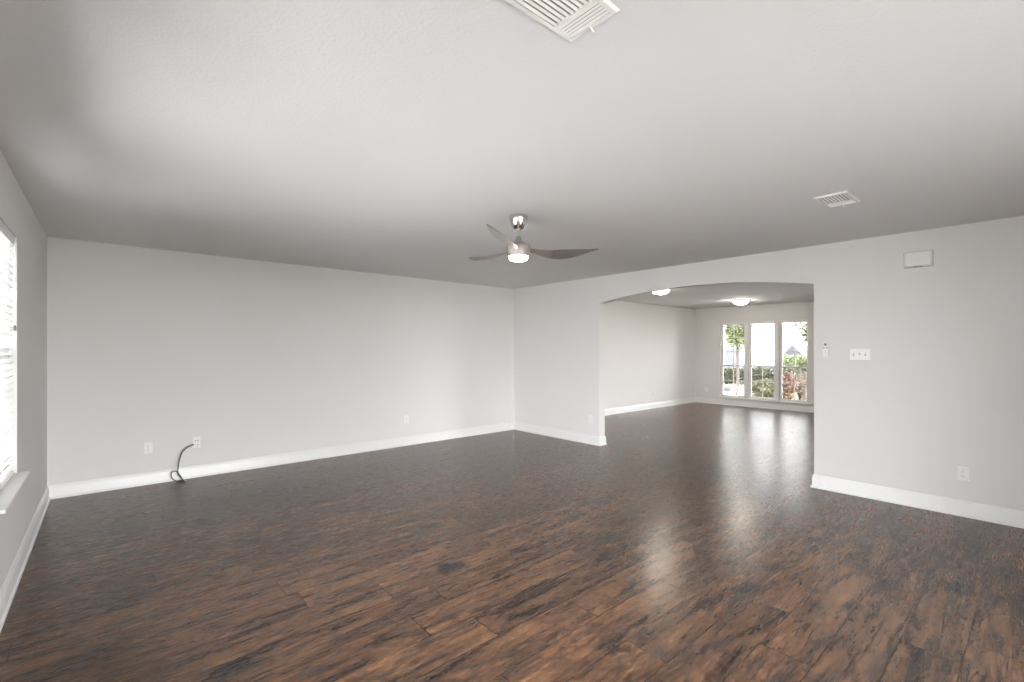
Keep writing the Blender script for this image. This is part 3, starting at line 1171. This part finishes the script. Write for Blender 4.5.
def tree(name, x, y, trunk_h, crown, n, size, label, seed, lean=0.0, tr=0.055):
    t = empty(name, (x, y, GZ))
    rng = random.Random(seed)
    bm = bmesh.new()
    tube(bm, [(0, 0, -0.05), (0.02 + lean * 0.3, 0.01, trunk_h * 0.5), (lean, 0.02, trunk_h), (lean + 0.03, 0, trunk_h + crown[2])], [tr * 1.3, tr, tr * 0.85, tr * 0.3], 10, 4)
    for i in range(7):
        a = i * 2.4
        zz = trunk_h + (i / 7) * crown[2] * 0.8
        e = (lean + math.cos(a) * crown[0] * 0.75, math.sin(a) * crown[1] * 0.75, zz + crown[2] * 0.55)
        tube(bm, [(lean, 0.01, zz), ((lean + e[0]) / 2, e[1] / 2, zz + crown[2] * 0.2), e], [tr * 0.5, tr * 0.35, tr * 0.12], 7, 3)
    obj('trunk', bm, 'bark', t, 60)
    f = leaves('foliage', 'leaf_tree', t, None, ell(crown[0], crown[1], crown[2], trunk_h + crown[2] * 0.85, 0.6), n, size, seed)
    f.location = (lean, 0, 0)
    return tag(t, label, 'tree')


tree('leafy_tree', 20.4, 8.70, 1.62, (0.62, 0.62, 1.15), 2600, 0.13, 'slim leafy tree seen through the left far window', 3)
tree('leafy_tree', 20.9, 5.78, 1.55, (1.0, 0.80, 1.6), 3600, 0.14, 'fuller leafy tree at the right edge of the right far window', 4, tr=0.07)


def shrub(name, x, y, mat, r, h, n, size, label, seed, stems=7, mat2=None, z0=0.1, cat='shrub'):
    t = empty(name, (x, y, GZ))
    rng = random.Random(seed)
    bm = bmesh.new()
    for i in range(stems):
        a = rng.uniform(0, 6.28)
        rr = r * rng.uniform(0.3, 0.85)
        tube(bm, [(0.03 * math.cos(a), 0.03 * math.sin(a), -0.03), (rr * 0.4 * math.cos(a), rr * 0.4 * math.sin(a), h * 0.45),
                  (rr * math.cos(a + 0.3), rr * math.sin(a + 0.3), h * rng.uniform(0.75, 0.98))], [0.014, 0.010, 0.004], 6, 3)
    obj('stems', bm, 'twig', t, 60)
    if n:
        leaves('foliage', mat, t, None, ell(r, r, (h - z0) / 2, z0 + (h - z0) / 2, 0.5), n, size, seed)
    if mat2:
        leaves('lower_foliage', mat2, t, None, ell(r * 0.95, r * 0.95, h * 0.28, h * 0.30, 0.5), n // 2, size, seed + 50)
    return tag(t, label, cat)


def hedge(name, x0, x1, y0, y1, h, mat, n, size, label, seed):
    cx, cy = (x0 + x1) / 2, (y0 + y1) / 2
    t = empty(name, (cx, cy, GZ))
    rng = random.Random(seed)
    bm = bmesh.new()
    m = int(max(3, (y1 - y0) / 0.3))
    for i in range(m):
        y = -(y1 - y0) / 2 + (y1 - y0) * (i + 0.5) / m
        for k in range(3):
            tube(bm, [(0, y, -0.03), (rng.uniform(-0.1, 0.1), y + rng.uniform(-0.1, 0.1), h * 0.5), (rng.uniform(-0.2, 0.2), y + rng.uniform(-0.2, 0.2), h * 0.95)], [0.014, 0.010, 0.004], 5, 2)
    obj('stems', bm, 'bark', t, 60)
    leaves('foliage', mat, t, None, bx((x1 - x0) / 2, (y1 - y0) / 2, 0.04, h), n, size, seed)
    return tag(t, label, 'hedge')


hedge('hedge', 16.7, 17.4, 3.2, 6.75, 1.02, 'leaf_dark', 9000, 0.10, 'dark hedge low outside the middle far window', 11)
hedge('hedge', 21.3, 22.0, 8.3, 11.2, 0.76, 'leaf_dark', 7000, 0.10, 'low dark hedge beyond the driveway in the left far window', 12)
hedge('hedge', 26.3, 27.2, 4.0, 9.2, 1.28, 'leaf_lime', 7000, 0.14, 'pale green hedge by the street, in the right far window', 13)
shrub('leafy_shrub', 14.3, 5.36, 'leaf_olive', 0.42, 0.80, 2400, 0.075, 'olive green shrub low outside the middle far window', 21)
shrub('leafy_shrub', 14.7, 4.86, 'leaf_red', 0.24, 1.06, 800, 0.075, 'russet shrub outside the right far window', 22, 9, 'leaf_gold')
shrub('leafy_shrub', 15.3, 4.62, 'leaf_red', 0.36, 1.10, 260, 0.06, 'sparse twiggy brown shrub at the right of the right far window', 23, 26)
shrub('bare_shrub', 16.3, 7.0, 'leaf_dark', 0.26, 0.62, 40, 0.06, 'bare forked shrub on pale driveway, in the left far window', 24, 9)


def rock(name, mat, x, y, r, sq, label, seed):
    bm = bmesh.new()
    bmesh.ops.create_icosphere(bm, subdivisions=3, radius=1.0)
    rng = random.Random(seed)
    ph = [rng.uniform(0, 6.28) for _ in range(6)]
    for v in bm.verts:
        p = v.co
        k = 1 + 0.10 * math.sin(3.1 * p.x + ph[0]) * math.cos(2.7 * p.y + ph[1]) + 0.07 * math.sin(5.3 * p.z + ph[2] + 2 * p.x)
        v.co = Vector((p.x * r * k, p.y * r * k, p.z * r * sq * k))
    o = obj(name, bm, mat, None, 70)
    o.location = (x, y, GZ + r * sq * 0.85)
    return tag(o, label, 'rock')


rock('garden_rock', 'stone', 14.25, 4.56, 0.075, 3.4, 'tall beige rock low in the right far window', 5)
rock('garden_rock', 'darkstone', 18.0, 8.08, 0.14, 0.95, 'small dark round rock on pale driveway', 6)


def house_white():
    x0, x1, y0, y1 = 38.0, 46.0, 12.9, 17.2
    t = empty('white_house', (37.27, 14.92, GZ))
    t.rotation_euler = (0, 0, math.radians(20))
    lx, hy = x1 - x0, (y1 - y0) / 2
    bm = bmesh.new()
    box(bm, 0, lx, -hy, hy, -0.3, 5.4)
    for i in range(26):
        box(bm, -0.015, 0.0, -hy, hy, 0.05 + i * 0.205, 0.235 + i * 0.205)
    obj('wall', bm, 'siding', t)
    bm = bmesh.new()
    box(bm, -0.05, -0.016, -1.5, 1.2, 0.0, 2.3)
    for r in range(4):
        for c in range(4):
            box(bm, -0.065, -0.05, -1.44 + c * 0.66, -0.90 + c * 0.66, 0.06 + r * 0.56, 0.52 + r * 0.56)
    obj('garage_door', bm, 'garage', t)
    bm = bmesh.new()
    p = [(-0.5, -hy - 0.4, 5.3), (-0.5, hy + 0.4, 5.3), (-0.5, 0, 7.0)]
    a = [bm.verts.new(q) for q in p]
    b = [bm.verts.new((lx + 0.5, q[1], q[2])) for q in p]
    bm.faces.new(a)
    bm.faces.new(b[::-1])
    for i in range(3):
        j = (i + 1) % 3
        bm.faces.new((a[i], a[j], b[j], b[i]))
    obj('roof', bm, 'roof', t)
    bm = bmesh.new()
    box(bm, -0.10, -0.016, -0.5, 0.5, 3.7, 4.8)
    wf = obj('window_frame', bm, 'vinyl', t)
    obj('window_glass', boxm(-0.11, -0.10, -0.42, 0.42, 3.78, 4.72), 'winglass', wf)
    bm = bmesh.new()
    lathe(bm, [(0, 2.22), (0.05, 2.24), (0.06, 2.4), (0.10, 2.43), (0.02, 2.5), (0, 2.5)], (-0.09, -1.72, 0), 12)
    box(bm, -0.10, -0.016, -1.74, -1.70, 2.42, 2.46)
    obj('wall_lantern', bm, 'slot', t)
    tag(t, 'white house with a panelled garage door, across the street', 'house')


house_white()


def house_grey():
    bz = -2.65
    t = empty('grey_house', (75.0, 19.5, bz))
    bm = bmesh.new()
    box(bm, 0, 9, -6.0, 6.0, -0.2, 2.6)
    box(bm, -1.6, 0, 2.9, 5.6, -0.2, 2.9)
    obj('wall', bm, 'greyhouse', t)
    bm = bmesh.new()

    def prism(p, d0, d1, ax):
        a = [bm.verts.new((d0, q[0], q[1]) if ax == 'x' else (q[0], d0, q[1])) for q in p]
        b = [bm.verts.new((d1, q[0], q[1]) if ax == 'x' else (q[0], d1, q[1])) for q in p]
        bm.faces.new(a)
        bm.faces.new(b[::-1])
        for i in range(len(p)):
            j = (i + 1) % len(p)
            bm.faces.new((a[i], a[j], b[j], b[i]))
    prism([(-0.5, 2.55), (9.5, 2.55), (4.5, 4.1)], -6.4, 6.4, 'y')
    prism([(2.6, 2.85), (5.9, 2.85), (4.25, 4.6)], -1.9, 4.0, 'x')
    obj('roof', bm, 'roof', t)
    for y in (-4.2, -1.5, 4.2):
        x = -1.6 if y > 3 else 0.0
        w = obj('window_frame', boxm(x - 0.08, x, y - 0.5, y + 0.5, 0.9, 2.1), 'vinyl', t)
        obj('window_glass', boxm(x - 0.1, x - 0.08, y - 0.42, y + 0.42, 0.98, 2.02), 'winglass', w)
    tag(t, 'distant grey house with a small gable, in the right far window', 'house')


house_grey()

bm = bmesh.new()
t = empty('board_fence', (35.75, 17.2, GZ))
for i in range(28):
    y = -2.0 + i * 0.15
    box(bm, -0.012, 0.012, y, y + 0.14, 0.02, 1.62 + 0.012 * (i % 3))
obj('boards', bm, 'fence', t)
for y in (-2.0, 0.0, 2.1):
    obj('post', boxm(0.012, 0.11, y - 0.05, y + 0.05, -0.1, 1.66), 'fence', t)
for z in (0.35, 1.3):
    obj('rail', boxm(0.012, 0.06, -2.0, 2.2, z, z + 0.09), 'fence', t)
tag(t, 'pale grey board fence across the street, in the left far window', 'fence')
